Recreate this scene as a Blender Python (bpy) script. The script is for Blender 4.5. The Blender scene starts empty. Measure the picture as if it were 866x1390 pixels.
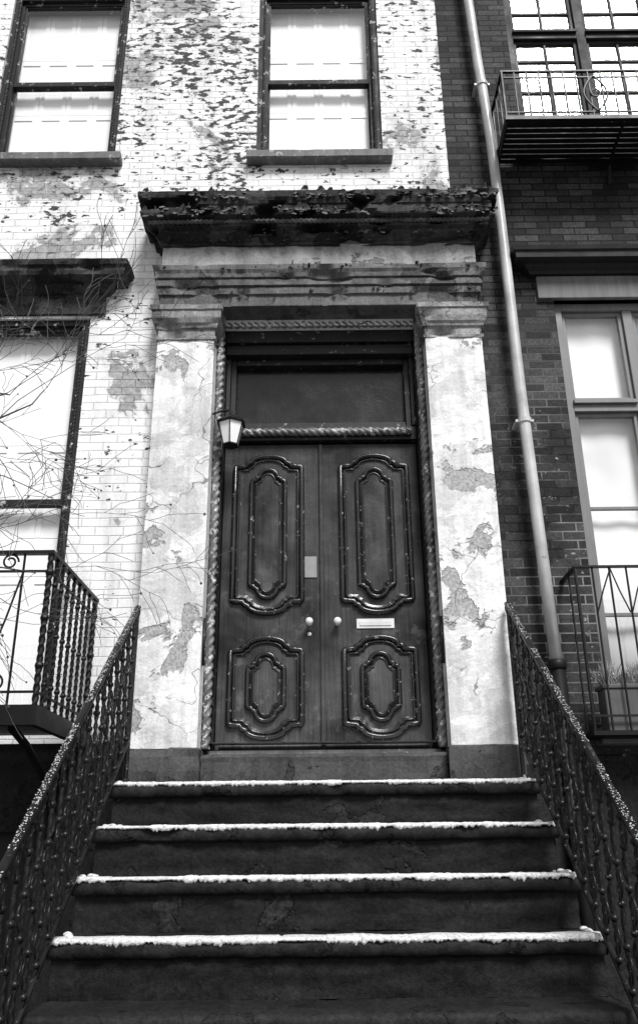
import bpy, math, random
from mathutils import Vector, Matrix, noise as mn
random.seed(7)
sc = bpy.context.scene
GZ = -1.503      # pavement level (camera eye is z=0)
WY = 5.32        # brick wall plane
BZ = .60         # top of the basement storey

# ------------------------------------------------------------------ materials
def new(nt, t, ins=None, **attrs):
    n = nt.nodes.new(t)
    for k, v in attrs.items(): setattr(n, k, v)
    for k, v in (ins or {}).items():
        s = n.inputs[k]
        if isinstance(v, bpy.types.NodeSocket): nt.links.new(v, s)
        else: s.default_value = v
    return n
class Mt:
    def __init__(s, name):
        s.m = bpy.data.materials.new(name); s.m.use_nodes = True
        s.nt = s.m.node_tree; s.nt.nodes.clear()
        s.out = s.nt.nodes.new('ShaderNodeOutputMaterial')
        s.b = s.nt.nodes.new('ShaderNodeBsdfPrincipled')
        s.nt.links.new(s.b.outputs[0], s.out.inputs[0])
        s.co = new(s.nt, 'ShaderNodeTexCoord').outputs['Object']
        sp = new(s.nt, 'ShaderNodeSeparateXYZ', {0: s.co})
        s.x, s.y, s.z = sp.outputs
    def vec(s, x, y, z=0.0):
        return new(s.nt, 'ShaderNodeCombineXYZ', {0: x, 1: y, 2: z}).outputs[0]
    def ma(s, op, a, b=0.0, clamp=False):
        return new(s.nt, 'ShaderNodeMath', {0: a, 1: b}, operation=op, use_clamp=clamp).outputs[0]
    def add(s, a, b): return s.ma('ADD', a, b)
    def mul(s, a, b): return s.ma('MULTIPLY', a, b)
    def sub(s, a, b): return s.ma('SUBTRACT', a, b)
    def mx(s, a, b): return s.ma('MAXIMUM', a, b)
    def noise(s, v, sc_, det=4, ro=.55, dist=0.0):
        return new(s.nt, 'ShaderNodeTexNoise', {'Vector': v, 'Scale': sc_, 'Detail': det, 'Roughness': ro, 'Distortion': dist}).outputs[0]
    def mr(s, v, a, b, c=0.0, d=1.0, smooth=False):
        n = new(s.nt, 'ShaderNodeMapRange', {0: v, 1: a, 2: b, 3: c, 4: d}, interpolation_type='SMOOTHSTEP' if smooth else 'LINEAR')
        return n.outputs[0]
    def ss(s, v, a, b): return s.mr(v, a, b, 0, 1, True)
    def mix(s, f, a, b):
        return new(s.nt, 'ShaderNodeMix', {0: f, 2: a, 3: b}, data_type='FLOAT').outputs[0]
    def off(s, dx, dy, dz):
        return new(s.nt, 'ShaderNodeVectorMath', {0: s.co, 1: (dx, dy, dz)}, operation='ADD').outputs[0]
    def scl(s, dx, dy, dz):
        return new(s.nt, 'ShaderNodeVectorMath', {0: s.co, 1: (dx, dy, dz)}, operation='MULTIPLY').outputs[0]
    def setp(s, col=None, rough=None, spec=None, metal=None, coat=None):
        def put(k, v):
            if v is None: return
            i = s.b.inputs[k]
            if isinstance(v, bpy.types.NodeSocket): s.nt.links.new(v, i)
            elif k == 'Base Color': i.default_value = (v, v, v, 1)
            else: i.default_value = v
        put('Base Color', col); put('Roughness', rough); put('Specular IOR Level', spec)
        put('Metallic', metal); put('Coat Weight', coat)
    def bump(s, h, strength=.5, dist=.01):
        n = new(s.nt, 'ShaderNodeBump', {'Strength': strength, 'Distance': dist, 'Height': h})
        s.nt.links.new(n.outputs[0], s.b.inputs['Normal'])

def brickmat_painted():
    m = Mt('painted_brick')
    w = m.noise(m.co, 3, 1)
    zz = m.add(m.z, m.mul(m.sub(w, .5), .02))
    v = m.vec(m.add(m.x, m.y), zz)
    bk = new(m.nt, 'ShaderNodeTexBrick', {'Vector': v, 'Color1': (1, 1, 1, 1), 'Color2': (.82, .82, .82, 1), 'Mortar': (.7, .7, .7, 1), 'Scale': 1.0, 'Mortar Size': .0045, 'Mortar Smooth': .6, 'Brick Width': .19, 'Row Height': .063})
    f = bk.outputs['Fac']; c = bk.outputs['Color']
    n1 = m.noise(m.vec(m.x, m.mul(m.z, 1.9), m.y), 12, 4, .62)
    n2 = m.noise(m.co, 1.6, 3, .6)
    h = m.mr(m.z, 4.3, 5.3, 0, 1)
    val = m.add(n1, m.mul(m.sub(n2, .5), .42))
    val = m.add(val, m.mul(h, .09))
    val = m.add(val, m.mul(m.sub(c, .85), .18))
    peel = m.ss(val, .665, .68)
    lift = m.ss(val, .60, .67)
    n3 = m.noise(m.off(3.1, 0, 7.7), 1.6, 6, .64, .3)
    n3b = m.add(n3, m.mul(m.mr(m.z, 3.6, 2.6, 0, 1), .02))
    n3b = m.add(n3b, m.mul(m.mr(m.x, -.8, -1.6, 0, 1), .012))
    patch = m.ss(n3b, .60, .61)
    halo = m.ss(n3b, .55, .60)
    dirt = m.noise(m.vec(m.mul(m.x, 6), m.mul(m.z, 1.0), 0), 1.0, 4, .6)
    fine = m.noise(m.co, 60, 3, .7)
    base = m.mix(m.ss(dirt, .42, .8), .80, .55)
    base = m.mul(base, m.mr(f, 0, 1, 1, .82))
    base = m.mul(base, m.mr(c, .7, 1, .93, 1))
    base = m.mul(base, m.mr(fine, .3, .7, .90, 1.05))
    base = m.mix(m.mul(halo, .35), base, .35)
    base = m.mix(m.mul(lift, m.mul(h, .15)), base, .3)
    under = m.mul(m.mr(fine, .3, .7, .01, .08), m.mr(c, .7, 1, .6, 1))
    under = m.mix(m.mul(f, .5), under, .12)
    under2 = m.mul(m.mr(m.noise(m.co, 22, 3, .7), .3, .7, .10, .42), m.mr(f, 0, 1, 1, .6))
    col = m.mix(m.mul(patch, .85), base, under2)
    col = m.mix(peel, col, under)
    m.setp(col, .75, .3)
    hh = m.add(m.mul(f, -1.0), m.mul(peel, -.8))
    hh = m.add(hh, m.mul(fine, .5))
    m.bump(hh, .7, .008)
    return m.m

def brickmat_dark():
    m = Mt('dark_brick')
    v = m.vec(m.add(m.x, m.y), m.z)
    bk = new(m.nt, 'ShaderNodeTexBrick', {'Vector': v, 'Color1': (1, 1, 1, 1), 'Color2': (.15, .15, .15, 1), 'Mortar': (.5, .5, .5, 1), 'Scale': 1.0, 'Mortar Size': .0055, 'Mortar Smooth': .2, 'Brick Width': .19, 'Row Height': .063, 'Bias': -.1})
    f = bk.outputs['Fac']; c = bk.outputs['Color']
    fine = m.noise(m.co, 60, 4, .75)
    big = m.noise(m.co, 1.6, 4, .6)
    base = m.mul(c, m.mr(big, .3, .7, .02, .08))
    base = m.mul(base, m.mr(fine, .3, .7, .4, 1.6))
    low = m.mul(m.mr(m.z, 3.8, 2.4, 0, 1), m.mr(m.x, 1.2, 1.5, .35, 1))
    mort = m.mix(m.mul(low, m.ss(big, .38, .55)), .006, .2)
    spl = m.ss(m.noise(m.scl(1, 1, 1.8), 20, 5, .7), .63, .70)
    col = m.mix(f, base, mort)
    col = m.mix(m.mul(spl, m.mul(low, .9)), col, .45)
    m.setp(col, .75, .18)
    m.bump(m.add(m.mul(f, -1.3), m.mul(fine, .6)), .9, .009)
    return m.m

def stucco(name, tone, dark, patch_thr=.6, crack=1.0, dirt=.4, seed=0.0, rough=.7, sub=True, chip=.7, spec=.3, fvar=.12, n2amt=.9):
    m = Mt(name)
    co = m.off(seed, seed * 1.7, seed * .3)
    n0 = m.noise(co, 1.3, 3, .6)
    n1 = m.noise(co, 2.6, 6, .62, .4)
    co2 = m.off(seed + 9, seed, 4.0)
    n2 = m.noise(co2, 3.2, 5, .62, .6)
    streak = m.noise(m.vec(m.mul(m.x, 14), m.mul(m.z, .9), m.mul(m.y, 5)), 1.0, 4, .65)
    fine = m.noise(m.co, 50, 4, .75)
    col = m.mul(m.mr(n0, .3, .7, .82, 1.06), tone)
    col = m.mul(col, m.mr(streak, .4, .8, 1.0, 1 - dirt))
    if sub:
        pB = m.ss(n2, .535, .545); pC = m.ss(n2, .44, .41)
        col = m.mul(col, m.mix(m.mul(pB, .9), 1.0, .80)); col = m.mix(m.mul(pC, .5), col, min(.8, tone * 1.1))
    pA = m.ss(n1, patch_thr, patch_thr + .012)
    edgeA = m.mul(m.ss(n1, patch_thr - .012, patch_thr), m.sub(1.0, pA))
    dv = m.mul(m.mr(fine, .3, .7, .6, 1.4), dark)
    col = m.mix(pA, col, dv)
    col = m.mix(m.mul(edgeA, .6), col, dark * .15)
    wn = new(m.nt, 'ShaderNodeTexNoise', {'Vector': m.co, 'Scale': 4.0, 'Detail': 3.0}).outputs[1]
    wv = new(m.nt, 'ShaderNodeVectorMath', {0: m.co, 1: new(m.nt, 'ShaderNodeVectorMath', {0: wn, 1: (.35, .35, .35)}, operation='MULTIPLY').outputs[0]}, operation='ADD').outputs[0]
    vo = new(m.nt, 'ShaderNodeTexVoronoi', {'Vector': wv, 'Scale': 2.6}, feature='DISTANCE_TO_EDGE').outputs[0]
    ck = m.mul(m.sub(1.0, m.ss(vo, .003, .011)), m.ss(m.noise(co2, 1.8, 2), .48, .56))
    col = m.mix(m.mul(ck, .7 * crack), col, tone * .08)
    sp = m.ss(m.noise(m.scl(1, 1, 1.5), 30, 4, .7), chip, chip + .04)
    col = m.mix(m.mul(sp, .75), col, dark * .4)
    col = m.mul(col, m.mr(fine, .3, .7, 1 - fvar, 1 + fvar))
    m.setp(col, rough, spec)
    h = m.add(m.mul(pA, -.8), m.mul(fine, .5)); h = m.add(h, m.mul(n2, n2amt))
    m.bump(h, .8, .011)
    return m.m

def paint(name, tone, rough=.35, var=.3, chips=.7, chipcol=.35, spec=.5, bs=.3, chipscale=20, metal=None):
    m = Mt(name)
    n0 = m.noise(m.co, 4, 4, .65)
    st = m.noise(m.vec(m.mul(m.x, 25), m.mul(m.z, 1.5), m.mul(m.y, 10)), 1.0, 4, .65)
    fine = m.noise(m.co, 80, 2, .7)
    ch = m.ss(m.noise(m.co, chipscale, 5, .72), chips, chips + .03)
    col = m.mul(m.mr(n0, .3, .7, 1 - var, 1 + var), tone)
    col = m.mul(col, m.mr(st, .3, .7, 1 - var * .7, 1 + var * .7))
    col = m.mix(ch, col, chipcol)
    m.setp(col, m.mr(n0, .3, .7, rough * .8, min(1, rough * 1.3)), spec, metal)
    m.bump(m.add(m.mul(fine, .4), m.mul(n0, .6)), bs, .006)
    return m.m

def doorpaint():
    m = Mt('aged_door_paint')
    big = m.noise(m.co, 1.8, 4, .6, .3)
    grain = m.noise(m.vec(m.mul(m.x, 60), m.mul(m.z, 2.2), 0), 1.0, 5, .7)
    fine = m.noise(m.co, 70, 3, .7)
    blot = m.noise(m.off(4, 0, 9), 7, 6, .7)
    ztone = m.mr(m.z, 2.7, .7, .5, 1.9)  # door colour scaled by height: darker at the top, paler towards the bottom
    col = m.mul(m.mr(big, .3, .7, .008, .034), ztone)
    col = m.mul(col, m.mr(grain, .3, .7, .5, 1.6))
    col = m.mix(m.mul(m.ss(blot, .54, .66), .7), col, m.mul(ztone, .06))
    ch = m.ss(m.noise(m.scl(1.6, 1, .8), 24, 5, .72), .69, .72)
    col = m.mix(m.mul(ch, .7), col, .2)
    m.setp(col, m.mr(blot, .35, .65, .3, .55), m.mr(big, .35, .65, .15, .5))
    m.bump(m.add(m.mul(grain, .9), m.add(m.mul(fine, .4), m.mul(blot, .8))), .45, .006)
    return m.m

def snowmat():
    m = Mt('snow')
    f = m.noise(m.co, 60, 4, .75)
    m.setp(m.mr(f, .35, .65, .35, .85), .8, .2); m.bump(f, .8, .01)
    return m.m

def glassmat():
    m = Mt('window_glass')
    nt = m.nt; nt.nodes.remove(m.b)
    tr = new(nt, 'ShaderNodeBsdfTransparent', {0: (.98, .98, .98, 1)})
    gl = new(nt, 'ShaderNodeBsdfGlossy', {'Color': (1, 1, 1, 1), 'Roughness': .03})
    wob = m.noise(m.co, 2.2, 1)
    bp = new(nt, 'ShaderNodeBump', {'Strength': .15, 'Distance': .02, 'Height': wob})
    nt.links.new(bp.outputs[0], gl.inputs['Normal'])
    lw = new(nt, 'ShaderNodeLayerWeight', {0: .5}).outputs['Facing']
    fac = m.add(m.mul(m.ma('POWER', lw, 3.0), .7), .06)
    mx = new(nt, 'ShaderNodeMixShader', {0: fac, 1: tr.outputs[0], 2: gl.outputs[0]})
    nt.links.new(mx.outputs[0], m.out.inputs[0])
    return m.m

def blindmat():
    m = Mt('window_blind')
    n = m.noise(m.co, 1.3, 2, .5)
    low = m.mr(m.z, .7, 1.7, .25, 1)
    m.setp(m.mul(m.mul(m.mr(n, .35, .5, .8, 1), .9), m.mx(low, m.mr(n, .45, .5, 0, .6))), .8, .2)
    return m.m

def groundmat(name, tone, joints=None):
    m = Mt(name)
    n = m.noise(m.co, 2, 5, .65); f = m.noise(m.co, 90, 3, .7)
    col = m.mul(m.mul(m.mr(n, .3, .7, .7, 1.25), tone), m.mr(f, .3, .7, .7, 1.3))
    if joints:
        bk = new(m.nt, 'ShaderNodeTexBrick', {'Vector': m.co, 'Scale': 1.0, 'Mortar Size': .008, 'Brick Width': joints, 'Row Height': joints * .8})
        col = m.mul(col, m.mr(bk.outputs['Fac'], 0, 1, 1, .4))
    m.setp(col, .85, .3); m.bump(f, .4, .006)
    return m.m

PB = brickmat_painted(); DB = brickmat_dark()
PIL = stucco('pilaster_stucco', .76, .34, .59, 1.0, .35, 0)
ENT = stucco('entablature_stone', .13, .05, .55, 1.0, .6, 5, chip=.62, fvar=.3)
COR = stucco('cornice_stone', .055, .016, .53, 1.0, .5, 11, chip=.62, spec=.15, fvar=.4)
BASE = stucco('plinth_stone', .075, .035, .58, .6, .4, 3, spec=.2, fvar=.3)
STEP = stucco('brownstone_step', .020, .012, .58, .5, .5, 8, .6, sub=True, spec=.12, fvar=.5, n2amt=.6)
RIS = stucco('brownstone_riser', .015, .021, .60, .6, .4, 21, .55, sub=True, spec=.10, fvar=.5, n2amt=.6)
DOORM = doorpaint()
DOORH = paint('door_moulding_paint', .016, .22, .35, .62, .3, chipscale=30)
FRAME = paint('frame_paint', .010, .45, .4, .62, .2, spec=.3)
ROPEM = paint('rope_paint', .13, .45, .5, .56, .5, spec=.4)
WFR = paint('window_frame_paint', .012, .6, .4, .6, .35, chipscale=14, spec=.25)
SILL = paint('sill_stone', .11, .7, .4, .6, .3)
IRON = paint('wrought_iron', .005, .42, .4, .7, .12, chipscale=40, spec=.25)
IRONW = paint('worn_iron', .007, .38, .5, .63, .25, chipscale=45, spec=.3)
WHITE = paint('white_shutter_paint', .9, .5, .02, .9, .5, bs=.05)
GREYW = paint('grey_window_paint', .14, .5, .2, .7, .4)
ZINC = paint('galvanised_pipe', .42, .35, .25, .66, .15)
BRASS = paint('worn_metal', .6, .3, .15, .75, .2)
LGL = paint('lantern_glass', .85, .2, .05, .9, .5)
RCOR = paint('brown_cornice', .015, .6, .3, .68, .1, spec=.25)
RLIN = paint('stone_lintel', .12, .7, .3, .66, .08)
SNOW = snowmat(); GLASS = glassmat(); BLIND = blindmat()
BARK = paint('bark', .05, .8, .3, .7, .2)
BRTW = paint('twig_bark', .07, .7, .5, .7, .3)
PLANT = paint('heather', .3, .8, .6, .6, .8)
WALK = groundmat('pavement_slabs', .2, 1.2); ROAD = groundmat('asphalt', .05); GRD = groundmat('ground_mat', .15)

# ------------------------------------------------------------------ geometry helpers
def empty(name):
    e = bpy.data.objects.new(name, None); sc.collection.objects.link(e); return e
def nz(p, s=1.0, o=0.0):
    return mn.noise(Vector((p[0] * s + o, p[1] * s + o * 1.3, p[2] * s - o)))
class MB:
    def __init__(s): s.v = []; s.f = []
    def box(s, x0, x1, y0, y1, z0, z1):
        b = len(s.v)
        s.v += [(x0, y0, z0), (x1, y0, z0), (x1, y1, z0), (x0, y1, z0), (x0, y0, z1), (x1, y0, z1), (x1, y1, z1), (x0, y1, z1)]
        s.f += [tuple(b + i for i in q) for q in ((0, 3, 2, 1), (4, 5, 6, 7), (0, 1, 5, 4), (1, 2, 6, 5), (2, 3, 7, 6), (3, 0, 4, 7))]
        return s
    def quad(s, *p):
        b = len(s.v); s.v += list(p); s.f.append(tuple(range(b, b + len(p)))); return s
    def rings(s, rings, close=True, cap=True):
        b = len(s.v); n = len(rings[0])
        for r in rings: s.v += [tuple(p) for p in r]
        for i in range(len(rings) - 1):
            for j in range(n if close else n - 1):
                k = (j + 1) % n
                s.f.append((b + i * n + j, b + i * n + k, b + (i + 1) * n + k, b + (i + 1) * n + j))
        if cap and close:
            s.f.append(tuple(b + j for j in reversed(range(n))))
            s.f.append(tuple(b + (len(rings) - 1) * n + j for j in range(n)))
        return s
    def tube(s, pts, r, n=8, lob=None, sx=1.0):
        pts = [Vector(p) for p in pts]
        if len(pts) < 2: return s
        t0 = (pts[1] - pts[0]).normalized()
        up = Vector((0, 0, 1)) if abs(t0.z) < .9 else Vector((1, 0, 0))
        nrm = (up - up.dot(t0) * t0).normalized(); rs = []; L = 0
        for i, p in enumerate(pts):
            if i: L += (p - pts[i - 1]).length
            a = pts[max(0, i - 1)]; c = pts[min(len(pts) - 1, i + 1)]
            t = (c - a).normalized() if (c - a).length > 1e-9 else t0
            nrm = (nrm - nrm.dot(t) * t)
            nrm = nrm.normalized() if nrm.length > 1e-6 else t.orthogonal().normalized()
            bn = t.cross(nrm)
            rr = r[i] if isinstance(r, (list, tuple)) else r
            ring = []
            for j in range(n):
                a_ = 2 * math.pi * j / n; q = rr
                if lob: q = rr * (1 + lob[1] * math.cos(lob[0] * (a_ - 2 * math.pi * L / lob[2])))
                ring.append(p + nrm * math.cos(a_) * q * sx + bn * math.sin(a_) * q)
            rs.append(ring)
        return s.rings(rs)
    def rope(s, p0, p1, r, pitch=.13, lobes=3, amp=.22, step=.009, n=14):
        p0 = Vector(p0); p1 = Vector(p1); k = max(2, int((p1 - p0).length / step))
        return s.tube([p0.lerp(p1, i / k) for i in range(k + 1)], r, n, (lobes, amp, pitch))
    def lathe(s, prof, c, n=12, axis='z'):
        rs = []
        for r, h in prof:
            ring = []
            for j in range(n):
                a = 2 * math.pi * j / n
                if axis == 'z': ring.append((c[0] + r * math.cos(a), c[1] + r * math.sin(a), c[2] + h))
                else: ring.append((c[0] + r * math.cos(a), c[1] - h, c[2] + r * math.sin(a)))
            rs.append(ring)
        return s.rings(rs)
    def ball(s, c, r, n=8, sz=1.0):
        return s.lathe([(max(1e-4, r * math.sin(math.pi * i / 6)), -r * sz * math.cos(math.pi * i / 6)) for i in range(7)], c, n)
    def obj(s, name, mat, parent=None, smooth=False, bevel=0):
        me = bpy.data.meshes.new(name); me.from_pydata([tuple(v) for v in s.v], [], s.f); me.validate()
        me.materials.append(mat)
        if smooth:
            for p in me.polygons: p.use_smooth = True
        o = bpy.data.objects.new(name, me); sc.collection.objects.link(o)
        if parent: o.parent = parent
        if bevel:
            md = o.modifiers.new('bev', 'BEVEL'); md.width = bevel; md.segments = 2; md.limit_method = 'ANGLE'
        return o

def mold(mb, prof, xl, xr, yb, yback, px=1.0, seg=.03, jit=.0, chip=0.0, sd=0.0):
    """moulding swept round left return, front and right return"""
    nf = max(2, int((xr - xl) / seg)); nr = max(2, int((yback - yb) / seg)); rows = []
    for (p, z) in prof:
        q = p * px; row = []
        for i in range(nr): row.append([xl - q, yback + (yb - p - yback) * i / nr, z])
        for i in range(nf + 1): row.append([xl - q + (xr - xl + 2 * q) * i / nf, yb - p, z])
        for i in range(1, nr + 1): row.append([xr + q, yb - p + (yback - yb + p) * i / nr, z])
        if jit:
            for v in row:
                a = nz(v, 9, sd); b = nz(v, 28, sd + 5); c = nz((v[0] * 5, v[1] * 5, v[2] * 14), 1, sd + 9)
                w = jit * (a + .5 * b)
                ch = chip * max(0, c - .18) * (1 if p > 0 else 0)
                v[1] += w + ch * 1.6; v[2] += w * .8 + ch * (.9 if p > .1 else .3)
                if v[0] < xl: v[0] += ch
                if v[0] > xr: v[0] -= ch
        rows.append(row)
    b = len(mb.v); n = len(rows[0])
    for r in rows: mb.v += [tuple(v) for v in r]
    for i in range(len(rows) - 1):
        for j in range(n - 1):
            mb.f.append((b + i * n + j, b + i * n + j + 1, b + (i + 1) * n + j + 1, b + (i + 1) * n + j))
    return mb

def wall(mb, x0, x1, z0, z1, holes, y=WY, depth=.16):
    xs = sorted({x0, x1, *[h[0] for h in holes], *[h[1] for h in holes]})
    zs = sorted({z0, z1, *[h[2] for h in holes], *[h[3] for h in holes]})
    for i in range(len(xs) - 1):
        for j in range(len(zs) - 1):
            cx = (xs[i] + xs[i + 1]) / 2; cz = (zs[j] + zs[j + 1]) / 2
            if any(h[0] < cx < h[1] and h[2] < cz < h[3] for h in holes): continue
            mb.quad((xs[i], y, zs[j]), (xs[i + 1], y, zs[j]), (xs[i + 1], y, zs[j + 1]), (xs[i], y, zs[j + 1]))
    for a, b_, c, d in holes:
        yb = y + depth
        mb.quad((a, y, c), (a, y, d), (a, yb, d), (a, yb, c))
        mb.quad((b_, y, c), (b_, yb, c), (b_, yb, d), (b_, y, d))
        mb.quad((a, y, d), (b_, y, d), (b_, yb, d), (a, yb, d))
        mb.quad((a, y, c), (a, yb, c), (b_, yb, c), (b_, y, c))
    return mb

# ------------------------------------------------------------------ LEFT HOUSE (painted brick)
H = empty('painted_brick_townhouse')
bays = [(.015, 1.03), (-2.163, 1.034), (-4.34, 1.03)]
up = [(c - w / 2, c + w / 2, 5.2, 7.12) for c, w in bays]
up2 = [(c - w / 2, c + w / 2, 8.5, 10.3) for c, w in bays]
low = [(-2.73, -1.70, .72, 3.68), (-4.9, -3.87, .72, 3.68)]
bas = [(-2.75, -1.75, -1.1, .1), (-4.9, -3.9, -1.1, .1)]
mb = MB(); wall(mb, -5.6, 1.05, BZ, 11.6, up + up2 + low + [(-.9, .9, BZ, 3.6)])
mb.quad((-5.6, WY, 11.6), (1.05, WY, 11.6), (1.05, 14, 11.6), (-5.6, 14, 11.6))
mb.quad((-5.6, WY, GZ), (-5.6, WY, 11.6), (-5.6, 14, 11.6), (-5.6, 14, GZ))
mb.obj('brick_wall', PB, H)
mb = MB(); wall(mb, -5.6, -.9, GZ - .02, BZ, bas, y=WY - .03, depth=.18); wall(mb, -.9, 1.05, GZ - .02, .2, [], y=WY - .03)
mb.quad((.9, WY - .03, .2), (1.05, WY - .03, .2), (1.05, WY - .03, BZ), (.9, WY - .03, BZ))
for a, b_ in ((-5.6, -.9), (.9, 1.05)):
    mb.quad((a, WY - .03, BZ), (b_, WY - .03, BZ), (b_, WY, BZ), (a, WY, BZ))
mb.obj('basement_wall', STEP, H)
mb = MB(); mold(mb, [(0, 11.2), (.1, 11.25), (.15, 11.4), (.4, 11.5), (.42, 11.7), (-.1, 11.75)], -5.2, .6, WY, WY + .3, seg=.4)
mb.obj('roof_cornice', COR, H)

def sash_window(x0, x1, z0, z1, mid, par, tag, fr=WFR, shut=True, fw=.062):
    f = MB(); Y0 = WY + .025
    for (a, b_, yy) in ((0, .045, Y0), (.045, fw + .02, Y0 + .03)):
        f.box(x0 + a, x0 + b_, yy, WY + .155, z0, z1); f.box(x1 - b_, x1 - a, yy, WY + .155, z0, z1)
        f.box(x0 + b_, x1 - b_, yy, WY + .155, z1 - b_, z1 - a)
    f.box(x0 + fw + .02, x1 - fw - .02, Y0 + .02, WY + .155, z0, z0 + .035)
    f.rope((x0 + .05, Y0, z0 + .01), (x0 + .05, Y0, z1 - .05), .012, .06, 2, .2, .012, 8)
    f.rope((x1 - .05, Y0, z0 + .01), (x1 - .05, Y0, z1 - .05), .012, .06, 2, .2, .012, 8)
    f.obj(tag + '_casing', fr, par)
    s = MB(); a = x0 + fw + .018; b_ = x1 - fw - .018; t = .018
    for (zl, zh, yy, br) in ((mid - .02, z1 - fw, WY + .065, .05), (z0 + .035, mid + .02, WY + .1, .04)):
        s.box(a, a + t, yy, yy + .03, zl, zh); s.box(b_ - t, b_, yy, yy + .03, zl, zh)
        s.box(a + t, b_ - t, yy, yy + .03, zl, zl + br); s.box(a + t, b_ - t, yy, yy + .03, zh - .035, zh)
    s.obj(tag + '_sashes', fr, par, bevel=.003)
    g = MB()
    g.quad((a, WY + .08, mid), (b_, WY + .08, mid), (b_, WY + .08, z1 - fw), (a, WY + .08, z1 - fw))
    g.quad((a, WY + .115, z0 + .03), (b_, WY + .115, z0 + .03), (b_, WY + .115, mid), (a, WY + .115, mid))
    g.obj(tag + '_glass', GLASS, par)
    k = MB(); y = WY + .165
    k.box(x0 - .1, x1 + .1, y + .012, y + .05, z0 - .1, z1 + .1)
    if shut:
        n = 4; wv = (x1 - x0 - .1) / n
        for i in range(n):
            xa = x0 + .05 + i * wv + .004; xb = xa + wv - .008
            nn = 3
            for j in range(nn):
                za = z0 + .02 + j * (z1 - z0) / nn; zb = za + (z1 - z0) / nn - .006
                yy = y + .004
                k.box(xa, xb, yy, y + .011, za, za + .05); k.box(xa, xb, yy, y + .011, zb - .05, zb)
                k.box(xa, xa + .035, yy, y + .011, za + .05, zb - .05); k.box(xb - .035, xb, yy, y + .011, za + .05, zb - .05)
    k.obj(tag + '_interior_shutters', WHITE, par)
def sill(x0, x1, z, par, tag, mat=SILL, o=.07, th=.085, pr=.09):
    m = MB(); mold(m, [(0, z - th), (pr - .01, z - th), (pr, z - th + .01), (pr, z - .012), (pr - .01, z), (-.1, z + .012)], x0 - o + pr, x1 + o - pr, WY, WY + .05, seg=.03, jit=.004, chip=.02)
    m.obj(tag, mat, par)

for i, (a, b_, c, d) in enumerate(up):
    sash_window(a, b_, c, d, 6.1, H, 'upper_window_%d' % i); sill(a, b_, c + .01, H, 'upper_sill_%d' % i)
for i, (a, b_, c, d) in enumerate(up2):
    sash_window(a, b_, c, d, 9.4, H, 'top_window_%d' % i); sill(a, b_, c + .01, H, 'top_sill_%d' % i)
for i, (a, b_, c, d) in enumerate(low):
    sash_window(a, b_, c, d, 2.22, H, 'parlour_window_%d' % i)
    m = MB(); xl, xr = a - .08, b_ + .08
    mold(m, [(-.02, 3.70), (.03, 3.70), (.03, 3.86), (.05, 3.87), (.08, 3.90), (.09, 3.93), (.18, 3.94), (.19, 3.97), (.19, 4.0), (.21, 4.01), (.22, 4.05), (-.1, 4.09)], xl, xr, WY, WY + .02, px=1.0, jit=.006, chip=.07, seg=.016, sd=i * 3.0)
    m.obj('parlour_cornice_%d' % i, COR, H)
for i, (a, b_, c, d) in enumerate(bas):
    m = MB().box(a, b_, WY + .12, WY + .14, c, d); m.obj('basement_glass_%d' % i, IRON, H)

# --- door surround
P = H
for sgn, nm in ((-1, 'left'), (1, 'right')):
    xa, xb = (-1.155, -.752) if sgn < 0 else (.752, 1.155)
    m = MB(); zs = [.55 + (3.38 - .55) * i / 110 for i in range(111)]
    mold(m, [(0, z) for z in zs], xa, xb, 5.16, 5.5, jit=.006, seg=.025, sd=sgn)
    m.obj('pilaster_' + nm, PIL, P)
    m = MB()
    mold(m, [(0.0, .335), (.02, .335), (.022, .42), (.02, .50), (.016, .545), (.006, .556), (-.04, .557)], xa, xb, 5.16, 5.5, jit=.006, chip=.03, seg=.02, sd=sgn + 4)
    m.obj('pilaster_base_' + nm, BASE, P)
    m = MB()
    mold(m, [(0, 3.37), (.012, 3.375), (.014, 3.395), (.002, 3.405), (.002, 3.46), (.018, 3.468), (.022, 3.485), (.035, 3.50), (.045, 3.535), (.047, 3.545), (.047, 3.595), (.058, 3.602), (.06, 3.64), (-.05, 3.643)], xa, xb, 5.16, 5.5, jit=.005, chip=.06, seg=.013, sd=sgn + 8)
    m.obj('capital_' + nm, stucco('capital_stone_' + nm, .30, .08, .56, 1, .6, 2 + sgn, chip=.62, fvar=.3), P)
m = MB().box(-1.15, 1.15, 5.15, 5.62, 3.647, 4.3); m.obj('entablature_core', ENT, P)
m = MB(); mold(m, [(-.0, 3.646), (.003, 3.65), (.003, 3.735), (.02, 3.742), (.022, 3.795), (.010, 3.80), (.036, 3.808), (.038, 3.855), (.026, 3.86), (.05, 3.868), (.054, 3.9), (.066, 3.925), (.068, 3.965), (.0, 3.972)], -1.15, 1.15, 5.145, 5.35, jit=.005, chip=.07, seg=.014, sd=31)
m.obj('architrave', ENT, P)
m = MB(); mold(m, [(0, z) for z in (3.97, 4.02, 4.07, 4.12, 4.19)], -1.16, 1.16, 5.14, 5.35, jit=.005, seg=.03)
m.obj('frieze', stucco('frieze_stone', .34, .15, .6, .5, .4, 14, fvar=.2), P)
m = MB(); mold(m, [(0, 4.17), (.02, 4.172), (.022, 4.195), (.03, 4.20), (.045, 4.215), (.075, 4.24), (.08, 4.262), (.115, 4.268), (.118, 4.29), (.122, 4.31), (.185, 4.318), (.19, 4.33), (.19, 4.36), (.19, 4.395), (.2, 4.402), (.208, 4.425), (.218, 4.45), (.22, 4.47), (.22, 4.505), (.18, 4.515), (.1, 4.525), (-.2, 4.54)],
     -1.16, 1.16, 5.14, 5.34, px=.76, jit=.012, chip=.20, seg=.010, sd=2.2)
m.obj('cornice', COR, P)
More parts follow.
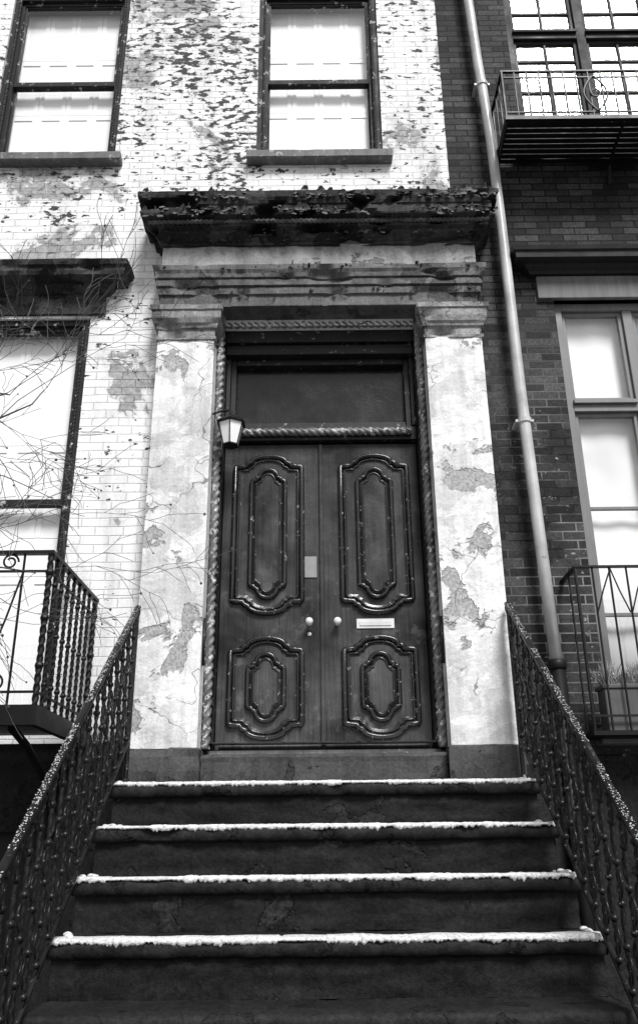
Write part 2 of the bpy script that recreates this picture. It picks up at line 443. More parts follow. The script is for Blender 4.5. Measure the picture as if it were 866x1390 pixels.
m = MB(); m.rope((-1.255, 5.012, 4.3), (1.255, 5.012, 4.3), .016, .07, 2, .25, .008, 10); m.obj('cornice_rope', ENT, P, True)
def flakes(n, rows, xm, smin, smax):
    m = MB()
    for i in range(n):
        x = random.uniform(-xm, xm); y, z = random.choice(rows)
        if nz((x * 3, y * 9, z * 3), 1) < -.15: continue
        z += random.uniform(-.03, .03); w = random.uniform(smin, smax); l = random.uniform(smin * .8, smax * .7); a = random.uniform(-.6, .6)
        up_ = 1 if random.random() < .3 else -1
        pts = []
        for k in range(4):
            t = k / 3; yy = y - .001 - l * .6 * t * t; zz = z + up_ * l * t
            h = w * (1 - .6 * t * t) / 2
            pts.append([(x - h + a * l * t, yy, zz + random.uniform(-.004, .004)), (x + a * l * t, yy - .002, zz + random.uniform(-.004, .004)), (x + h + a * l * t, yy, zz + random.uniform(-.004, .004))])
        m.rings(pts, close=False)
    return m
flakes(420, [(4.928, 4.47), (4.925, 4.48), (4.957, 4.37), (4.955, 4.34)], 1.3, .012, .06).obj('cornice_peeling_flakes', ENT, P)
flakes(220, [(5.045, 4.245), (5.08, 4.21), (5.083, 3.95), (5.12, 3.77)], 1.15, .01, .04).obj('bedmould_peeling_flakes', COR, P)
m = MB()
for s_ in (-1, 1):
    m.rope((s_ * .724, 5.325, .56), (s_ * .724, 5.325, 3.62), .026, .17, 3, .22)
m.rope((-.75, 5.34, 3.615), (.75, 5.34, 3.615), .022, .15, 3, .2)
m.obj('jamb_rope_moulding', ROPEM, P, True)
m = MB(); m.rope((-.655, 5.44, 2.775), (.655, 5.44, 2.775), .026, .15, 3, .2); m.obj('transom_rope_moulding', ROPEM, P, True)
m = MB()
for s_ in (-1, 1):
    a, b_ = sorted((s_ * .692, s_ * .752)); m.box(a, b_, 5.385, 5.6, .5, 3.64)
    a, b_ = sorted((s_ * .66, s_ * .6915)); m.box(a, b_, 5.45, 5.6, 2.83, 3.4)
    a, b_ = sorted((s_ * .62, s_ * .6595)); m.box(a, b_, 5.475, 5.6, 2.83, 3.4)
m.box(-.6915, .6915, 5.39, 5.6, 3.5, 3.64); m.box(-.6915, .6915, 5.425, 5.6, 3.455, 3.4995); m.box(-.6915, .6915, 5.40, 5.6, 3.40, 3.4545)
m.box(-.6195, .6195, 5.47, 5.6, 3.35, 3.3995); m.box(-.6915, .6915, 5.46, 5.6, 2.72, 2.83)
m.box(-.6195, .6195, 5.48, 5.6, 2.8305, 2.87)
m.obj('door_frame', FRAME, P, bevel=.005)
m = MB()
for s_ in (-1, 1):
    m.tube([(s_ * .70, 5.385, .56), (s_ * .70, 5.385, 3.5)], .009, 8)
    m.box(*sorted((s_ * .735, s_ * .7505)), 5.20, 5.215, 1.05, 1.35)
m.obj('frame_beads', FRAME, P, True)
m = MB().box(-.62, .62, 5.54, 5.56, 2.86, 3.36); m.obj('transom_panel', paint('transom_dark', .008, .2, .5, .75, .1, spec=.4, bs=.5), P)
m = MB().box(-.75, .75, 5.60, 5.62, .3, 3.66); m.obj('recess_back', FRAME, P)

# --- doors
def cart(hw, hh, sh, rad, notch):
    """closed outline: straight sides, notched shoulders, arched top and bottom"""
    q = []; zt = hh - sh
    q.append((hw, 0)); q.append((hw, zt * .5)); q.append((hw, zt - .012)); q.append((hw - .006, zt))
    xi = rad + notch
    q.append(((hw + xi) / 2, zt + .001)); q.append((xi, zt + .002))
    for k in range(1, 5):
        t = k / 4 * math.pi / 2
        q.append((rad + notch * math.cos(t), zt + .002 + notch * .8 * math.sin(t)))
    z1 = zt + .002 + notch * .8
    for k in range(1, 9):
        t = k / 8 * math.pi / 2
        q.append((rad * math.cos(t), z1 + (hh - z1) * math.sin(t)))
    out = list(q) + [(-x, z) for x, z in reversed(q[:-1])]
    out += [(-x, -z) for x, z in q[1:]] + [(x, -z) for x, z in reversed(q[1:-1])]
    return out
def loop_tube(mb, o, cx, cz, y, r, sx=1.0):
    n = len(o); rs = []
    for i in range(n):
        a = Vector(o[i - 1]); c = Vector(o[(i + 1) % n]); t = (c - a).normalized(); nn = Vector((t.y, -t.x))
        ring = []
        for j in range(8):
            an = 2 * math.pi * j / 8
            d = math.cos(an) * r; e = math.sin(an) * r * sx
            ring.append((cx + o[i][0] + nn.x * d, y + e, cz + o[i][1] + nn.y * d))
        rs.append(ring)
    rs.append(rs[0]); mb.rings(rs, cap=False)
def loop_band(mb, o1, y1, o2, y2, cx, cz):
    b = len(mb.v); n = len(o1)
    mb.v += [(cx + p[0], y1, cz + p[1]) for p in o1] + [(cx + p[0], y2, cz + p[1]) for p in o2]
    for i in range(n):
        k = (i + 1) % n; mb.f.append((b + i, b + k, b + n + k, b + n + i))
DY = 5.50
D = empty('double_door')
for sgn, nm in ((-1, 'left'), (1, 'right')):
    a, b_ = (-.688, -.0035) if sgn < 0 else (.0035, .688)
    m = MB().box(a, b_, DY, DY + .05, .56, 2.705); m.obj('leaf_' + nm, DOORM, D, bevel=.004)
    cx = sgn * .372
    m = MB(); fl = MB()
    for (cz, hh) in ((2.03, .575), (.965, .32)):
        o = cart(.235, hh, .08, .125, .035)
        loop_tube(m, o, cx, cz, DY - .006, .019, 1.5)
        o2 = cart(.208, hh - .027, .08, .108, .032)
        loop_tube(m, o2, cx, cz, DY - .004, .009, 1.3)
        o2b = cart(.188, hh - .047, .08, .098, .03)
        loop_band(m, o2, DY - .006, o2b, DY + .0, cx, cz)
        i1 = cart(.118, hh - .105, .085, .066, .026); i2 = cart(.082, hh - .141, .078, .046, .02)
        loop_tube(m, i1, cx, cz, DY - .008, .017, 1.5)
        i1b = cart(.101, hh - .122, .082, .056, .024)
        loop_band(m, i1b, DY - .014, i2, DY - .026, cx, cz)
        loop_tube(m, i2, cx, cz, DY - .02, .007, 1.2)
        b = len(fl.v); fl.v += [(cx + p[0], DY - .02, cz + p[1]) for p in i2]; fl.f.append(tuple(range(b, b + len(i2))))
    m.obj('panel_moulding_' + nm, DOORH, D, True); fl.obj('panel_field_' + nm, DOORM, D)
m = MB(); m.box(-.016, .012, DY - .018, DY, .565, 2.70); m.obj('astragal', DOORM, D, bevel=.005)
m = MB().box(-.66, .66, DY - .012, DY, .575, .60); m.obj('kick_strip', DOORM, D, bevel=.003)
m = MB()
for x in (-.088, .098):
    m.lathe([(.02, 0), (.02, .005), (.009, .01), (.008, .03), (.02, .04), (.026, .053), (.024, .066), (.01, .074), (.001, .075)], (x, DY, 1.385), 16, 'y')
m.lathe([(.014, 0), (.014, .005), (.006, .008)], (-.088, DY, 1.31), 12, 'y')
m.obj('door_knobs', BRASS, D, True)
m = MB().box(.225, .475, DY - .008, DY, 1.345, 1.41).box(.245, .455, DY - .013, DY - .0081, 1.362, 1.394); m.obj('mail_slot', BRASS, D, bevel=.002)
m = MB().box(-.118, -.035, DY - .008, DY, 1.70, 1.85); m.obj('notice_plate', paint('notice', .22, .4, .2), D, bevel=.002)
# lantern
L = empty('wall_lantern')
lx, ly, lz = -.615, 5.19, 2.71
m = MB(); LS = 1.2
hexr = lambda r, z: [(lx + LS * r * math.cos(math.pi / 6 + k * math.pi / 3), ly + LS * r * math.sin(math.pi / 6 + k * math.pi / 3), z) for k in range(6)]
m.rings([hexr(.088, lz), hexr(.092, lz + .008), hexr(.05, lz + .05), hexr(.02, lz + .06), hexr(.015, lz + .085), hexr(.003, lz + .095)])
m.rings([hexr(.044, lz - .165), hexr(.048, lz - .16), hexr(.046, lz - .153)])
for k in range(6):
    a = Vector(hexr(.078, lz)[k]); b_ = Vector(hexr(.045, lz - .16)[k]); m.tube([a, b_], .004, 6)
m.tube([(lx, ly, lz + .09), (lx - .02, ly + .02, lz + .12), (lx - .08, ly + .03, lz + .12), (-.752, ly + .03, lz + .10)], .008, 8)
m.obj('lantern_frame', IRONW, L)
m = MB(); m.rings([hexr(.042, lz - .155), hexr(.074, lz - .002)]); m.obj('lantern_glass_body', LGL, L)

# ------------------------------------------------------------------ STOOP
S = empty('stone_stoop')
T, R = .294, .23; Y1, Z1 = 4.836, .3366; HW = 1.171
for i in range(8):
    yf = Y1 - T * i; zt = Z1 - R * i
    m = MB(); xs = [-HW + 2 * HW * k / 160 for k in range(161)]
    prof = [(.045, -.075), (.02, -.077), (.006, -.066), (0, -.045), (.001, -.022), (.01, -.007), (.028, 0), (.12, .0), (T + .08, .0)]
    rings = []
    for x in xs:
        row = []
        for (dy, dz) in prof:
            p = (x, yf + dy, zt + dz); w = .008 * nz(p, 6, i) + .006 * nz(p, 25, i + 3)
            c = .04 * max(0, nz(p, 7, i + 7) - .22)
            row.append((x, yf + dy + w + c, zt + dz + w * .5 - (c * .4 if dz > -.03 else 0)))
        rings.append(row)
    m.rings(rings, close=False)
    for x in (-HW, HW):
        m.quad(*[(x, yf + dy, zt + dz) for dy, dz in prof])
    m.obj('tread_%d' % i, STEP, S, True)
    m = MB(); zb = zt - R
    nx, nzz = 120, 10
    rows = [[(-HW + .012 + (2 * HW - .024) * a / nx, yf + .04 + .009 * nz((a * .08, i * 3.1, b * .4)) + .005 * nz((a * .4, i * 3.1, b * .9)), zb + (R - .03) * b / nzz) for a in range(nx + 1)] for b in range(nzz + 1)]
    m.rings(rows, close=False)
    for x in (-HW + .012, HW - .012):
        m.quad((x, yf + .04, GZ), (x, 5.3, GZ), (x, 5.3, zt - .03), (x, yf + .04, zt - .03))
    m.obj('riser_%d' % i, RIS, S, True)
m = MB().box(-HW, HW, Y1 + .3, 5.33, Z1 - .1, Z1 - .001); m.obj('landing', STEP, S, bevel=.004)
m = MB(); mold(m, [(0, .335), (.0, .40), (.0, .47), (.004, .50), (0, .515), (-.02, .522), (-.3, .53)], -.73, .73, 5.215, 5.5, seg=.02, jit=.006); m.obj('threshold', BASE, S)
m = MB().box(-.72, .72, 5.36, 5.6, .50, .556); m.obj('door_saddle', SILL, S, bevel=.006)

# snow on the noses
SN = empty('snow')
for i in range(4):
    yf = Y1 - T * i; zt = Z1 - R * i; m = MB(); rings = []
    n = 560
    for k in range(n + 1):
        x = -HW - .002 + (2 * HW + .004) * k / n
        a = .5 + .5 * nz((x, 0, i), 3.1, i * 5.0); b = nz((x, 0, i), 14, i * 3.0); c = nz((x, 1, i), 55, i * 9.0); d = nz((x, 1, i), 120, i * 9.0)
        th = .003 + .005 * a + .003 * b + .002 * c
        drop = .006 + .010 * b + .010 * c + .007 * a + .008 * d
        if nz((x, 0, i), 2.2, i * 2 + 40) > .3: th *= .4; drop *= .3
        th = max(.0015, th); drop = max(.0005, drop)
        back = .12 + .08 * nz((x, 4, i), 5, i)
        rings.append([(x, yf + .002, zt - .010 - drop), (x, yf - .005, zt - .008 - drop * .6), (x, yf - .005, zt - .004), (x, yf + .005, zt + th * .75), (x, yf + .02, zt + th), (x, yf + .06, zt + th * (.9 + .3 * c)), (x, yf + back, zt + th * .6), (x, yf + back + .02, zt - .004)])
    m.rings(rings, close=False); m.obj('step_snow_%d' % i, SNOW, SN, True)
m = MB()
for sgn in (-1, 1):
    for k in range(26):
        i = random.randrange(0, 4); x = sgn * random.uniform(1.08, 1.15); y = Y1 - T * i + random.uniform(.05, .25); m.ball((x, y, Z1 - R * i + .004), random.uniform(.01, .022), 7, .6)
m.obj('snow_clumps', SNOW, SN, True)

# ------------------------------------------------------------------ stoop railings
bal = MB()
Hh = .80
bal.rope((0, 0, 0), (0, 0, Hh), .0095, .09, 2, .28, .01, 8)
for z in (.05, .20, .35, .50, .65, .76):
    bal.lathe([(.008, -.016), (.016, -.008), (.019, 0), (.016, .008), (.008, .016)], (0, 0, z), 8)
for k, z in enumerate((.125, .275, .425, .575, .70)):
    s_ = 1 if k % 2 else -1
    pts = [(0, s_ * (.008 + .03 * math.sin(t)), z - .05 * math.cos(t)) for t in [math.pi * q / 6 for q in range(7)]]
    bal.tube(pts, [.003, .005, .0065, .007, .0065, .005, .003], 6)
balme = None
def stoop_rail(sgn):
    global balme
    Rl = empty('iron_stair_railing'); X = sgn * 1.145; sl = R / T
    top = lambda y: 1.36 - sl * (5.05 - y)
    ys = [5.04 - .118 * k for k in range(18)]
    for k, y in enumerate(ys):
        if balme is None:
            o = bal.obj('baluster', IRONW, Rl, True); balme = o.data
        else:
            o = bpy.data.objects.new('baluster', balme); sc.collection.objects.link(o); o.parent = Rl
        o.location = (X, y, top(y) - Hh - .01); o.rotation_euler = (random.uniform(-.008, .008), 0, random.uniform(-.25, .25))
    y0, y1 = 5.10, ys[-1] - .06
    m = MB(); n = 60
    pth = [(y0 + (y1 - y0) * k / n) for k in range(n + 1)]
    for off_, w, h in ((0.0, .020, .011), (-.03, .009, .010), (-Hh + .0, .013, .010)):
        rs = []
        for y in pth:
            z = top(y) + off_; e = .002 * nz((X, y, z), 20)
            rs.append([(X - w + e, y, z - h * .5), (X - w * .8, y, z + h * .6 + e), (X, y, z + h + e), (X + w * .8, y, z + h * .6), (X + w + e, y, z - h * .5), (X + w * .6, y, z - h), (X - w * .6, y, z - h)])
        m.rings(rs)
    pts = [(X, y0 + .005 + .03 * math.sin(t) * (1 - t / 9), top(y0) - .03 + .03 * math.cos(t) * (1 - t / 9)) for t in [q * .5 for q in range(12)]]
    m.tube(pts, .012, 8)
    m.obj('rails', IRONW, Rl, True)
    m = MB(); m.tube([(X, y0 - .01, top(y0)), (X, y0 - .01, Z1 - .01)], .014, 8); m.lathe([(.03, 0), (.03, .03), (.02, .05)], (X, y0 - .01, Z1 - .01), 10)
    yb = y1
    m.box(X - .03, X + .03, yb - .03, yb + .03, GZ, top(yb) + .05); m.ball((X, yb, top(yb) + .09), .05, 12)
    m.obj('posts', IRONW, Rl)
    m = MB(); rng = random.Random(5 + sgn)
    for k in range(900):   # frost crumbs along the handrail
        y = 5.08 - 2.1 * rng.random()
        if nz((X, y, 0), 6, sgn * 3) < -.2: continue
        m.ball((X + rng.uniform(-.015, .015), y, top(y) + .011), rng.uniform(.0015, .0038), 5, .6)
    m.obj('rail_frost', SNOW, Rl, True)
stoop_rail(-1); stoop_rail(1)

# ------------------------------------------------------------------ left parlour balcony
B = empty('iron_balcony')
bx0, bx1, by0, by1, bz, bt = -3.15, -1.44, 4.30, WY - .031, .68, 1.5
m = MB()
m.box(bx0, bx1, by0, by0 + .04, bz - .1, bz); m.box(bx0, bx0 + .04, by0 + .04, by1, bz - .1, bz); m.box(bx1 - .04, bx1, by0 + .04, by1, bz - .1, bz)
k = by0 + .07
while k < by1 - .04:
    m.box(bx0 + .04, bx1 - .04, k, k + .045, bz - .035, bz - .01); k += .07
for x in (bx0 + .3, bx1 - .15):
    m.tube([(x, by0 + .1, bz - .1), (x, by0 + .35, bz - .16), (x, by0 + .7, bz - .3), (x, by1 - .03, bz - .6)], .022, 8)
    m.tube([(x, by1 - .04, bz - .1), (x, by1 - .04, bz - .6)], .018, 8)
m.obj('platform', IRON, B)
m = MB()
m.box(bx0, bx1, by0, by0 + .035, bt - .02, bt); m.box(bx1 - .035, bx1, by0 + .0355, by1, bt - .02, bt); m.box(bx0, bx0 + .035, by0 + .0355, by1, bt - .02, bt)
for z in (bz + .06, bt - .12):
    m.box(bx0 + .03, bx1 - .03, by0 + .01, by0 + .022, z, z + .012); m.box(bx1 - .024, bx1 - .012, by0 + .03, by1, z, z + .012)
for x, y in ((bx1 - .018, by0 + .018), (bx0 + .018, by0 + .018), (bx1 - .018, by1 - .03)):
    m.rope((x, y, bz - .02), (x, y, bt + .0), .016, .1, 2, .2, .01, 8)
    for z in (bz + .2, bz + .45, bz + .7): m.ball((x, y, z), .024, 8)
k = by0 + .13
while k < by1 - .06:
    m.rope((bx1 - .018, k, bz), (bx1 - .018, k, bt - .02), .0105, .08, 2, .25, .012, 8)
    for z in (bz + .12, bz + .4, bz + .66): m.ball((bx1 - .018, k, z), .017, 7)
    k += .115
def ring_(mb, cx, y, cz, r, tr=.006, turns=1.0, dec=0.0, st=0.0):
    n = int(18 * turns); pts = []
    for q in range(n + 1):
        t = st + 2 * math.pi * turns * q / n; rr = r * (1 - dec * q / n)
        pts.append((cx + rr * math.cos(t), y, cz + rr * math.sin(t)))
    mb.tube(pts, tr, 6)
x = bx1 - .16
while x > bx0:
    m.tube([(x, by0 + .018, bz), (x, by0 + .018, bt - .02)], .007, 6)
    ring_(m, x - .075, by0 + .018, bt - .06, .045, .006, 1.4, .6); ring_(m, x - .075, by0 + .018, bz + .12, .05, .006, 1.4, .6, 3.0)
    m.tube([(x, by0 + .018, bt - .12), (x - .06, by0 + .018, bz + .45), (x - .16, by0 + .018, bz + .1)], .006, 6)
    x -= .19
m.obj('railing', IRON, B)

# ------------------------------------------------------------------ RIGHT HOUSE (dark brick)
G = empty('dark_brick_townhouse')
rup = [(1.66, 2.98, 5.22, 7.6), (3.9, 5.2, 5.22, 7.6)]
rlow = [(1.757, 2.86, .66, 3.80), (3.95, 5.05, .66, 3.80)]
mb = MB(); wall(mb, 1.052, 7.5, .45, 11.0, rup + rlow, y=WY + .004, depth=.16)
mb.quad((1.052, WY, 11.0), (7.5, WY, 11.0), (7.5, 14, 11.0), (1.052, 14, 11.0)); mb.quad((7.5, WY, GZ), (7.5, 14, GZ), (7.5, 14, 11), (7.5, WY, 11))
mb.obj('brick_wall', DB, G)
MB().box(1.052, 7.5, WY - .05, WY + .2, GZ - .02, .45).obj('basement_wall', STEP, G)
m = MB(); mold(m, [(0, 10.6), (.1, 10.65), (.15, 10.8), (.4, 10.9), (.42, 11.1), (-.1, 11.15)], 1.5, 7.0, WY, WY + .3, seg=.4); m.obj('roof_cornice', RCOR, G)
def casement(x0, x1, z0, z1, bars, trans, cols, par, tag, mat, hw=.04):
    f = MB(); y0 = WY + .05; t = .06; mid = (x0 + x1) / 2
    f.box(x0, x0 + t, y0, WY + .155, z0, z1); f.box(x1 - t, x1, y0, WY + .155, z0, z1)
    f.box(x0 + t, x1 - t, y0, WY + .155, z1 - t, z1); f.box(x0 + t, x1 - t, y0 - .01, WY + .155, z0, z0 + t)
    f.box(mid - hw, mid + hw, y0 + .005, WY + .15, z0 + t, z1 - t)
    for zt in trans:
        f.box(x0 + t, mid - hw, y0 + .0, WY + .15, zt - .045, zt + .045); f.box(mid + hw, x1 - t, y0, WY + .15, zt - .045, zt + .045)
        f.box(x0 + t, mid - hw, y0 - .025, y0 - .0005, zt + .01, zt + .04); f.box(mid + hw, x1 - t, y0 - .025, y0 - .0005, zt + .01, zt + .04)
    for (a, b_) in ((x0 + t, mid - hw), (mid + hw, x1 - t)):
        segs = [z0 + t] + sorted(trans) + [z1 - t]
        for q in range(len(segs) - 1):
            za = segs[q] + (.045 if q else 0); zb = segs[q + 1] - (.045 if q < len(segs) - 2 else 0)
            f.box(a + .0005, a + .03, y0 + .03, y0 + .07, za, zb); f.box(b_ - .03, b_ - .0005, y0 + .03, y0 + .07, za, zb)
            f.box(a + .03, b_ - .03, y0 + .03, y0 + .07, za, za + .035); f.box(a + .03, b_ - .03, y0 + .03, y0 + .07, zb - .03, zb)
        for zb in bars: f.box(a + .03, b_ - .03, y0 + .035, y0 + .06, zb - .012, zb + .012)
        for c in range(1, cols):
            xx = a + (b_ - a) * c / cols; f.box(xx - .011, xx + .011, y0 + .036, y0 + .061, z0 + t, z1 - t)
    f.obj(tag + '_frame', mat, par, bevel=.003)
    MB().quad((x0, y0 + .05, z0), (x1, y0 + .05, z0), (x1, y0 + .05, z1), (x0, y0 + .05, z1)).obj(tag + '_glass', GLASS, par)
    c = MB(); n = 60; rs = []
    for zz in (z0 - .1, z1 + .1):
        rs.append([(x0 - .1 + (x1 - x0 + .2) * k / n, WY + .175 + .004 * math.sin(k * .57), zz) for k in range(n + 1)])
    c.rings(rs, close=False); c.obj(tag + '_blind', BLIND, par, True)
for i, (a, b_, c, d) in enumerate(rup):
    casement(a, b_, c, d, [5.62, 5.98, 6.34, 6.92, 7.2], [6.62], 2, G, 'upper_window_%d' % i, RCOR)
    sill(a, b_, c + .0, G, 'upper_sill_%d' % i, RCOR)
for i, (a, b_, c, d) in enumerate(rlow):
    casement(a, b_, c, d, [1.4, 2.15], [2.93], 1, G, 'parlour_window_%d' % i, GREYW, .035)
    m = MB(); mold(m, [(-.02, 4.0), (.05, 4.0), (.06, 4.02), (.09, 4.04), (.10, 4.06), (.17, 4.065), (.175, 4.11), (.19, 4.12), (.2, 4.15), (-.1, 4.17)], a - .12, b_ + .12, WY, WY + .02, px=1, seg=.05, jit=.002)
    m.obj('parlour_cornice_%d' % i, RCOR, G)
    MB().box(a - .12, b_ + .12, WY - .03, WY + .1, 3.80, 3.995).obj('lintel_%d' % i, RLIN, G, bevel=.004)
    MB().box(a - .1, b_ + .1, WY - .12, WY + .1, .56, .655).obj('parlour_sill_%d' % i, RLIN, G, bevel=.006)

# upper right iron balcony
B2 = empty('iron_balcony'); x0, x1, y0, zb, zt = 1.42, 3.25, 4.85, 5.10, 5.60
m = MB()
m.box(x0, x1, y0, y0 + .03, zb, zb + .035); m.box(x0, x0 + .03, y0 + .03, WY + .01, zb, zb + .035); m.box(x1 - .03, x1, y0 + .03, WY + .01, zb, zb + .035)
k = y0 + .045
while k < WY - .04:
    m.box(x0 + .03, x1 - .03, k, k + .042, zb, zb + .02); k += .052
for x in (x0 + .015, x0 + .9, x1 - .015):
    m.tube([(x, y0 + .02, zb - .01), (x, y0 + .25, zb - .03), (x, y0 + .4, zb - .07), (x, WY, zb - .2)], .012, 6)
m.box(x0, x1, y0, y0 + .022, zt - .014, zt); m.box(x0, x0 + .022, y0 + .0225, WY + .01, zt - .014, zt); m.box(x1 - .022, x1, y0 + .0225, WY + .01, zt - .014, zt)
m.box(x0 + .02, x1 - .02, y0 + .004, y0 + .016, zt - .075, zt - .065); m.box(x0 + .02, x1 - .02, y0 + .004, y0 + .016, zb + .07, zb + .08)
x = x0 + .01; k = 0
while x < x1:
    m.tube([(x, y0 + .01, zb + .03), (x, y0 + .01, zt - .01)], .0075 if k else .012, 6); x += .095; k += 1
for y in (y0 + .12, y0 + .24, y0 + .36): m.tube([(x0 + .01, y, zb + .03), (x0 + .01, y, zt - .01)], .0075, 6)
for cx in (x0 + .71, x0 + 1.2):
    for s_ in (-1, 1):
        m.tube([(cx + s_ * (.005 + .085 * math.sin(t)), y0, zb + .08 + .35 * t / math.pi) for t in [math.pi * q / 10 for q in range(11)]], .0075, 6)
    ring_(m, cx, y0 - .002, zb + .255, .035, .006)
m.obj('ironwork', IRON, B2)

# lower right window guard + planter
B3 = empty('window_guard_railing'); x0, x1, y0, zb, zt = 1.553, 3.05, 5.0, .66, 1.61
m = MB(); m.box(x0, x1, y0, y0 + .03, zt - .012, zt); m.box(x0, x0 + .03, y0 + .0305, WY + .01, zt - .012, zt); m.box(x1 - .03, x1, y0 + .0305, WY + .01, zt - .012, zt)
m.box(x0, x1, y0 + .008, y0 + .02, zb + .03, zb + .042)
x = x0 + .012; k = 0
while x < x1:
    m.tube([(x, y0 + .014, zb - .06), (x, y0 + .014, zt - .01)], .007 if k else .011, 6)
    if k % 2:
        m.tube([(x, y0 + .01, zt - .3), (x + .05, y0 + .01, zt - .16), (x + .11, y0 + .01, zt - .02)], .005, 6)
        m.tube([(x + .2, y0 + .01, zt - .3), (x + .15, y0 + .01, zt - .16), (x + .11, y0 + .01, zt - .02)], .005, 6)
    x += .105; k += 1
m.tube([(x0 + .015, y0 + .17, zb - .03), (x0 + .015, y0 + .17, zt - .01)], .007, 6)
m.box(x0, x1, y0, WY - .051, zb - .075, zb - .05)
m.obj('ironwork', IRON, B3)
PL = empty('window_planter')
m = MB(); m.box(1.66, 2.8, 5.05, 5.19, zb - .045, .86); m.box(1.65, 2.81, 5.04, 5.2, .8605, .885)
m.obj('planter_box', paint('planter_grey', .07, .6), PL, bevel=.004)
m = MB()
for q in range(1500):
    x = random.uniform(1.68, 2.78); y = random.uniform(5.05, 5.18); hgt = random.uniform(.04, .15) * (.6 + .8 * abs(math.sin(x * 7)))
    dx = random.gauss(0, .035); dy = random.gauss(-.01, .025)
    m.tube([(x, y, .87), (x + dx * .5, y + dy * .5, .87 + hgt * .6), (x + dx, y + dy, .87 + hgt)], [.0025, .004, .001], 4)
m.obj('heather', PLANT, PL)

# drainpipe
DP = empty('drainpipe')
m = MB(); pts = [(1.29, 5.2, 10.9), (1.31, 5.2, 7.2), (1.345, 5.2, 6.1), (1.36, 5.2, 5.84), (1.385, 5.2, 5.2), (1.395, 5.2, 4.2), (1.40, 5.2, 3.0), (1.42, 5.2, 1.9), (1.44, 5.2, 1.0)]
m.tube(pts, .039, 16); m.obj('pipe', ZINC, DP, True)
m = MB(); m.tube([(1.44, 5.2, 1.06), (1.44, 5.2, GZ)], .048, 16); m.lathe([(.05, 0), (.058, .01), (.058, .05), (.05, .06)], (1.44, 5.2, 1.0), 16); m.obj('cast_iron_boot', IRON, DP, True)
m = MB()
for (x, z) in ((1.36, 5.84), (1.405, 2.72), (1.3, 8.5)):
    m.lathe([(.040, -.018), (.048, -.016), (.048, .016), (.040, .018)], (x, 5.2, z), 16); m.box(x - .062, x - .04, 5.19, 5.32, z - .008, z + .01); m.box(x + .04, x + .062, 5.19, 5.32, z - .008, z + .01)
m.obj('brackets', ZINC, DP)

# ------------------------------------------------------------------ bare tree
TR = empty('bare_tree'); random.seed(21)
big = MB(); tw = MB(); berries = MB()
def grow(p, d, L, r, lev):
    n = 6; pts = [p.copy()]; rr = [r]; q = p.copy(); dd = d.copy()
    for i in range(n):
        dd = (dd + Vector((random.gauss(0, .13), random.gauss(0, .09), random.gauss(0, .13) - .03))).normalized()
        q = q + dd * (L / n); pts.append(q.copy()); rr.append(r * (1 - .7 * (i + 1) / n))
        if lev > 0 and i > 0 and random.random() < .78:
            a = random.choice((-1, 1)) * random.uniform(.35, .85)
            nd = Matrix.Rotation(a, 3, 'Y') @ dd; nd = (nd + Vector((0, random.gauss(0, .25), 0))).normalized()
            grow(q.copy(), nd, L * random.uniform(.4, .62), max(.0015, rr[-1] * .6), lev - 1)
    (big if lev > 2 else tw).tube(pts, [max(.0014, a) for a in rr], 7 if lev > 2 else 5)
    if lev == 0 and random.random() < .25: berries.ball(tuple(q), random.uniform(.004, .008), 5)
tp = [Vector((-2.95, 4.0, GZ - .05)), Vector((-2.93, 4.0, -.5)), Vector((-2.85, 3.98, .6)), Vector((-2.8, 3.97, 1.3)), Vector((-2.72, 3.95, 2.0)), Vector((-2.7, 3.95, 2.5))]
big.tube(tp, [.06, .05, .042, .035, .026, .015], 12)
for (i, f_, dz, L) in ((3, .2, .0, 1.25), (3, .75, .22, 1.35), (4, .1, .05, 1.25), (4, .4, .22, 1.1), (4, .7, .1, 1.0), (2, .9, .2, 1.35)):
    p = tp[i].lerp(tp[min(i + 1, 5)], f_)
    grow(p, Vector((1, random.uniform(-.15, .15), dz)).normalized(), L * 1.0, .012, 3)
for dz in (.5, 1.2, .2, .8): grow(tp[4].lerp(tp[5], random.random()), Vector((-1, random.uniform(-.4, .4), dz)).normalized(), 1.2, .012, 2)
big.obj('trunk_and_limbs', BARK, TR, True); tw.obj('twigs', BRTW, TR); berries.obj('berries', BARK, TR)

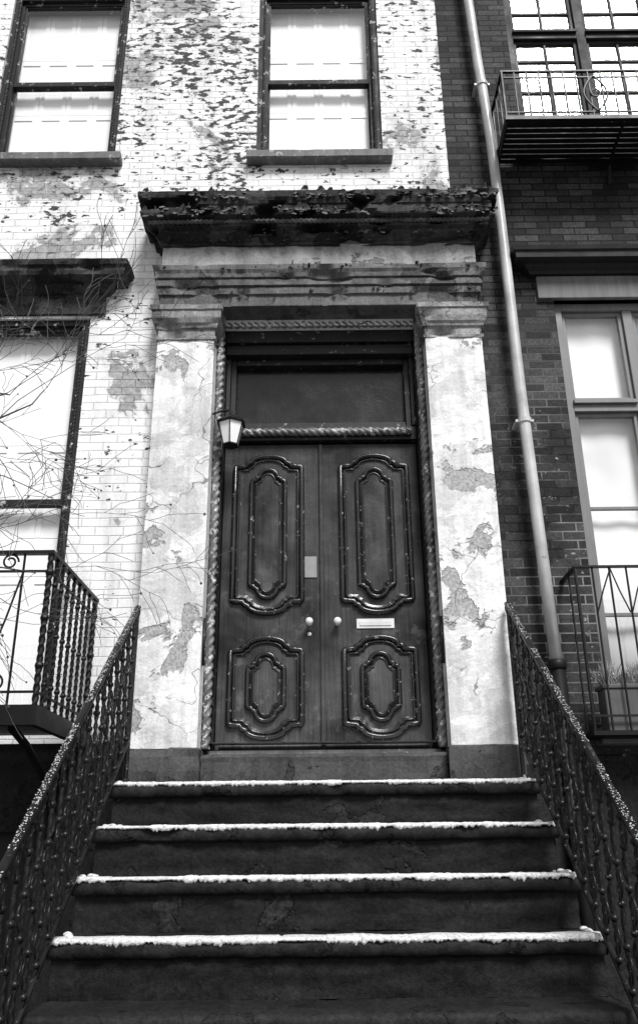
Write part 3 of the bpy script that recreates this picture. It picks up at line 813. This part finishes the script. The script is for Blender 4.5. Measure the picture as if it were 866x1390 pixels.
# ------------------------------------------------------------------ ground
MB().quad((-150, -150, GZ - .16), (150, -150, GZ - .16), (150, 150, GZ - .16), (-150, 150, GZ - .16)).obj('ground', GRD)
MB().box(-60, 60, -1.8, 5.27, GZ - .15, GZ).obj('pavement', WALK)
MB().box(-60, 60, -1.98, -1.801, GZ - .15, GZ + .003).obj('kerb', SILL, bevel=.01)
MB().quad((-60, -11, GZ - .155), (60, -11, GZ - .155), (60, -1.98, GZ - .155), (-60, -1.98, GZ - .155)).obj('road', ROAD)

# ------------------------------------------------------------------ light
el, az = math.radians(50), math.radians(20)
w = bpy.data.worlds.new('World'); sc.world = w; w.use_nodes = True; nt = w.node_tree; nt.nodes.clear()
sky = nt.nodes.new('ShaderNodeTexSky'); sky.sky_type = 'NISHITA'; sky.sun_disc = False
sky.sun_elevation = el; sky.sun_rotation = math.pi - az
sepc = nt.nodes.new('ShaderNodeSeparateColor'); bg = nt.nodes.new('ShaderNodeBackground'); ow = nt.nodes.new('ShaderNodeOutputWorld')
nt.links.new(sky.outputs[0], sepc.inputs[0]); nt.links.new(sepc.outputs[2], bg.inputs[0]); bg.inputs[1].default_value = .12; nt.links.new(bg.outputs[0], ow.inputs[0])
sl = bpy.data.lights.new('sun', 'SUN'); sl.energy = 4.7; sl.angle = math.radians(18)
so = bpy.data.objects.new('sun', sl); sc.collection.objects.link(so)
dirv = Vector((math.sin(az) * math.cos(el), -math.cos(az) * math.cos(el), math.sin(el)))
so.rotation_euler = dirv.to_track_quat('Z', 'Y').to_euler()

cam = bpy.data.cameras.new('camera'); co = bpy.data.objects.new('camera', cam); sc.collection.objects.link(co)
cam.sensor_fit = 'VERTICAL'; cam.sensor_height = 36; cam.lens = 36 * 1148 / 1390; cam.clip_end = 1000
co.matrix_world = Matrix.Translation((-.017, 0, 0)) @ Matrix.Rotation(math.radians(90 + 21.62), 4, 'X') @ Matrix.Rotation(math.radians(-.55), 4, 'Z')
sc.camera = co
sc.view_settings.view_transform = 'Standard'; sc.view_settings.look = 'None'; sc.view_settings.exposure = 0
